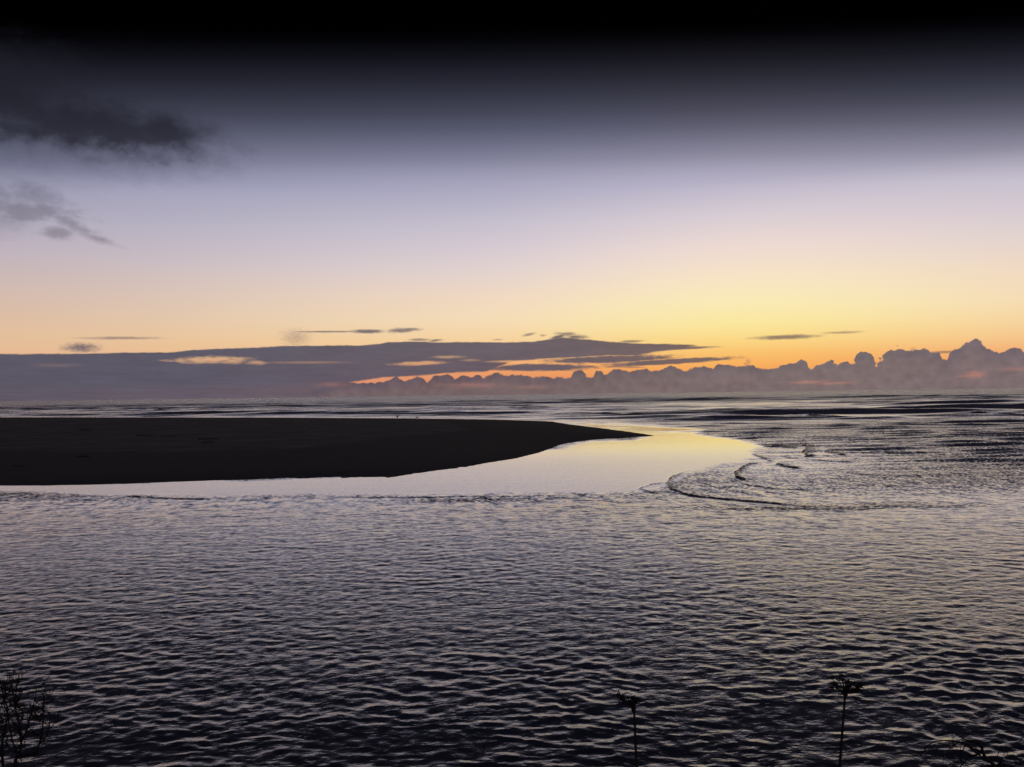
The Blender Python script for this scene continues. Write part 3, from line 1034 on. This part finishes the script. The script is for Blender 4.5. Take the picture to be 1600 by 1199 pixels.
for i, L in enumerate(limbs_px):
    Y = 3.0 + r.uniform(-0.10, 0.10)
    pts = [at(x, y, Y + 0.02 * math.sin(k + i)) for k, (x, y) in enumerate(L)]
    if L[0][1] >= 1190: pts = [foot + Vector((r.uniform(-.01, .01), 0, 0)), (foot + pts[0]) / 2 + Vector((0.01, 0, 0))] + pts
    P = smooth_path(pts, 4)
    mb = MB(); n = len(P)
    mb.tube(P, [0.0062 * (1 - 0.78 * k / n) * (1 if i < 3 else 0.65) for k in range(n)], 6)
    limb = obj('limb', mb.mesh('limb', foot), twig_m, root)
    mb = MB()
    for k in range(n // 3, n):
        for _ in range(r.choice((0, 1, 1, 2))):
            if P[k].z < 6.45: continue
            side = Vector((r.gauss(0, 1), r.gauss(0, 0.8), r.gauss(0.25, 0.6)))
            twig_grow(mb, P[k], side, r.uniform(0.03, 0.07), 0.0016, 1 if r.random() < 0.85 else 2, r, 0.25, 0.8, 0.3)
    if mb.v:
        tw = obj('twigs', mb.mesh('twigs', foot), twig_m, limb); tag(tw, kind='stuff')

# right shrub: one arching limb bent to the left with drooping twigs
def zz_(X, Y): return (1400 + X / 8.0, 1100 + Y / 8.0)
foot = Vector((at(1600, 1199, 2.8).x, 2.8, 6.15))
root, r = shrub(foot, 'bare shrub at the bottom right whose limb arches over to the left', None, 4, 2.8)
paths = [
    ([(1250, 792), (1190, 730), (1130, 690), (1100, 640), (1080, 590), (1070, 530), (1040, 490), (1000, 460)], 0.0058, 0.0026),
    ([(1000, 460), (900, 455), (840, 435), (790, 400), (740, 370), (690, 345)], 0.0024, 0.0008),
    ([(1075, 560), (1010, 490), (930, 475), (840, 460), (820, 440)], 0.0024, 0.0010),
    ([(1090, 610), (1030, 580), (960, 560), (900, 530), (800, 480), (740, 465), (560, 460), (460, 480), (400, 530), (340, 600), (310, 650)], 0.0027, 0.0009),
    ([(1050, 630), (980, 640), (900, 655), (870, 710), (800, 790), (770, 850)], 0.0024, 0.0010),
    ([(1130, 700), (1040, 640), (960, 580), (860, 510), (790, 480), (700, 550), (640, 600), (600, 650), (590, 700)], 0.0022, 0.0008),
    ([(860, 530), (840, 570), (810, 640), (800, 700), (850, 722), (900, 800)], 0.0014, 0.0007),
    ([(700, 570), (760, 620), (800, 690), (740, 730), (700, 800)], 0.0011, 0.0006),
    ([(1180, 700), (1250, 720), (1330, 750), (1420, 765), (1500, 800)], 0.0022, 0.0009),
    ([(890, 700), (960, 740), (1050, 780), (1120, 830)], 0.0012, 0.0007),
    ([(1700, 450), (1600, 462), (1490, 490), (1430, 560), (1380, 600)], 0.0013, 0.0006),
    ([(1490, 610), (1400, 570), (1310, 520)], 0.0010, 0.0006),
]
for i, (L, r0, r1) in enumerate(paths):
    Y = 2.8 + (0 if i < 1 else r.uniform(-0.05, 0.05))
    pts = [at(*zz_(x, y), 2.8 + (Y - 2.8) * min(1, k / 2)) for k, (x, y) in enumerate(L)]
    if i == 0:
        pts = [foot, at(*zz_(1400, 900), 2.8)] + pts
    if i == 10:
        pts = [at(*zz_(1800, 1000), 2.8), at(*zz_(1790, 600), 2.8)] + pts
        pts = [foot + Vector((0.03, 0, 0))] + pts
    P = smooth_path(pts, 4)
    mb = MB(); n = len(P)
    mb.tube(P, [1.4 * (r0 + (r1 - r0) * k / n) * (1 + 0.12 * math.sin(k * 2.1)) for k in range(n)], 6)
    limb = obj('limb', mb.mesh('limb', foot), twig_m, root)
    if i > 0:
        mb = MB()
        for k in range(n // 2, n, 4):
            side = Vector((r.gauss(-0.3, 0.8), r.gauss(0, 0.6), r.gauss(-0.5, 0.5)))
            twig_grow(mb, P[k], side, r.uniform(0.03, 0.07), 0.0010, 0, r, -0.1, 0.7, 0.25)
        tw = obj('twigs', mb.mesh('twigs', foot), twig_m, limb); tag(tw, kind='stuff')

# ------------------------------------------------------------------ birds on the spit
def body_mesh(name, prof, n=12):
    mb = MB()
    mb.tube([Vector((x, y, z)) for x, y, z, _ in prof], [w for *_, w in prof], n)
    return mb.mesh(name)


def bird(px, py, scale, label, spread, yaw):
    g = on_sand(px, py)
    root = bpy.data.objects.new('bird', None); COL.objects.link(root)
    root.location = g; root.rotation_euler = (0, 0, yaw); root.scale = (scale,) * 3
    tag(root, label, 'bird')
    b = obj('body', body_mesh('body', [(-.36, 0, .40, .006), (-.30, 0, .40, .035), (-.18, 0, .40, .09), (-.05, 0, .40, .13), (.08, 0, .41, .13), (.17, 0, .45, .095),
                                       (.22, 0, .51, .045), (.25, 0, .56, .042), (.29, 0, .59, .045), (.335, 0, .59, .022)]), bird_m, root)
    bl_ = MB(); bl_.tube([(.325, 0, .592), (.38, 0, .585), (.42, 0, .568)], [.016, .011, .003], 6)
    obj('bill', bl_.mesh('bill'), bill_m, root)
    for s in (-1, 1):
        l = MB(); l.tube([(0.0, .04 * s, .33), (.02, .045 * s, .18), (-.01, .045 * s, .02)], [.018, .009, .008], 6)
        for t in (-.4, 0, .4):
            l.tube([(-.01, .045 * s, .02), (.03, .045 * s + t * .04, .012), (.075, .045 * s + t * .09, .006)], [.008, .006, .003], 4)
        obj('leg', l.mesh('leg'), bill_m, root)
        # wing: a cambered blade with thickness
        v = []; f = []
        st = 9
        for i in range(st):
            t = i / (st - 1)
            if spread:
                yy = s * (0.07 + 0.50 * t); zc = 0.47 + 0.36 * math.sin(t * 1.75) - 0.10 * t * t
                xf = 0.12 + 0.06 * math.sin(t * 3.1) - 0.16 * t * t; chd = 0.34 * (1 - 0.55 * t * t)
            else:
                yy = s * (0.095 + 0.035 * math.sin(t * 3.1)); zc = 0.47 - 0.03 * t
                xf = 0.14 - 0.42 * t; chd = 0.12 * (1 - 0.5 * t)
            for (c, h) in ((0, 0), (0.35, 0.04), (1, 0.0), (0.35, -0.006)):
                if spread: v.append((xf - chd * c, yy, zc + h))
                else: v.append((xf, yy + s * h, zc - chd * c))
        for i in range(st - 1):
            for k in range(4):
                k2 = (k + 1) % 4
                f.append((i * 4 + k, i * 4 + k2, i * 4 + 4 + k2, i * 4 + 4 + k))
        f += [(3, 2, 1, 0), tuple((st - 1) * 4 + k for k in range(4))]
        me = bpy.data.meshes.new('wing'); me.from_pydata(v, [], f); me.update()
        obj('wing', me, bird_m, root)
    t = MB(); t.tube([(-.30, 0, .40), (-.40, 0, .395), (-.50, 0, .385)], [.03, .035, .028], 6)
    obj('tail', t.mesh('tail'), bird_m, root)
    return root


bird(621, 655.2, 1.85, 'dark bird with raised spread wings on the crest of the sand spit', True, math.radians(-60))
bird(651.5, 655.6, 1.45, 'small dark bird standing with folded wings right of the one with spread wings', False, math.radians(-50))

# ------------------------------------------------------------------ driftwood
def driftwood(px, py, ln, rad, yaw, label, seed, root_end=False):
    r = random.Random(seed)
    g = on_sand(px, py)
    root = bpy.data.objects.new('driftwood_log', None); COL.objects.link(root)
    root.location = g + Vector((0, 0, rad * 0.35)); root.rotation_euler = (0, 0, yaw)
    tag(root, label, 'driftwood', 'driftwood lying on the sand spit')
    mb = MB(); n = 8
    P = [Vector(((k / n - 0.5) * ln, r.gauss(0, rad * 0.4), r.gauss(0, rad * 0.15))) for k in range(n + 1)]
    mb.tube(P, [rad * (1 - 0.5 * k / n) * r.uniform(0.85, 1.15) for k in range(n + 1)], 9)
    obj('log', mb.mesh('log'), wood_m, root)
    for _ in range(2):
        i = r.randint(2, n - 1)
        mb = MB(); e = P[i] + Vector((r.uniform(-.5, .5), r.uniform(-.6, .6), r.uniform(.15, .45))) * (ln * 0.16 + 0.15)
        mb.tube([P[i], (P[i] + e) / 2 + Vector((0, 0, .03)), e], [rad * .5, rad * .35, rad * .18], 6)
        obj('branch_stub', mb.mesh('branch_stub'), wood_m, root)


driftwood(134, 672.5, 2.6, 0.16, 0.1, 'short driftwood piece near the crest towards the left end of the sand spit', 1)
driftwood(229, 681, 3.8, 0.12, 0.05, 'long thin driftwood lying level left of a shorter broken piece', 2)
driftwood(263, 682.5, 2.6, 0.07, -0.1, 'very thin driftwood stick just right of a longer log', 3)
driftwood(326, 686.5, 3.6, 0.10, 0.0, 'upper log of a close pair of parallel driftwood pieces', 4)
driftwood(325, 692, 1.8, 0.10, 0.05, 'lower shorter log of a close pair of parallel driftwood pieces', 5)
driftwood(130, 714.5, 1.5, 0.09, 0.2, 'small driftwood piece lower down the slope towards the left', 6)
driftwood(28, 728.5, 1.2, 0.05, 0.0, 'tiny driftwood stick on the dark sand near the left edge', 7)
driftwood(490, 670, 1.6, 0.05, 0.1, 'small driftwood stick near the crest in the middle of the spit', 8)
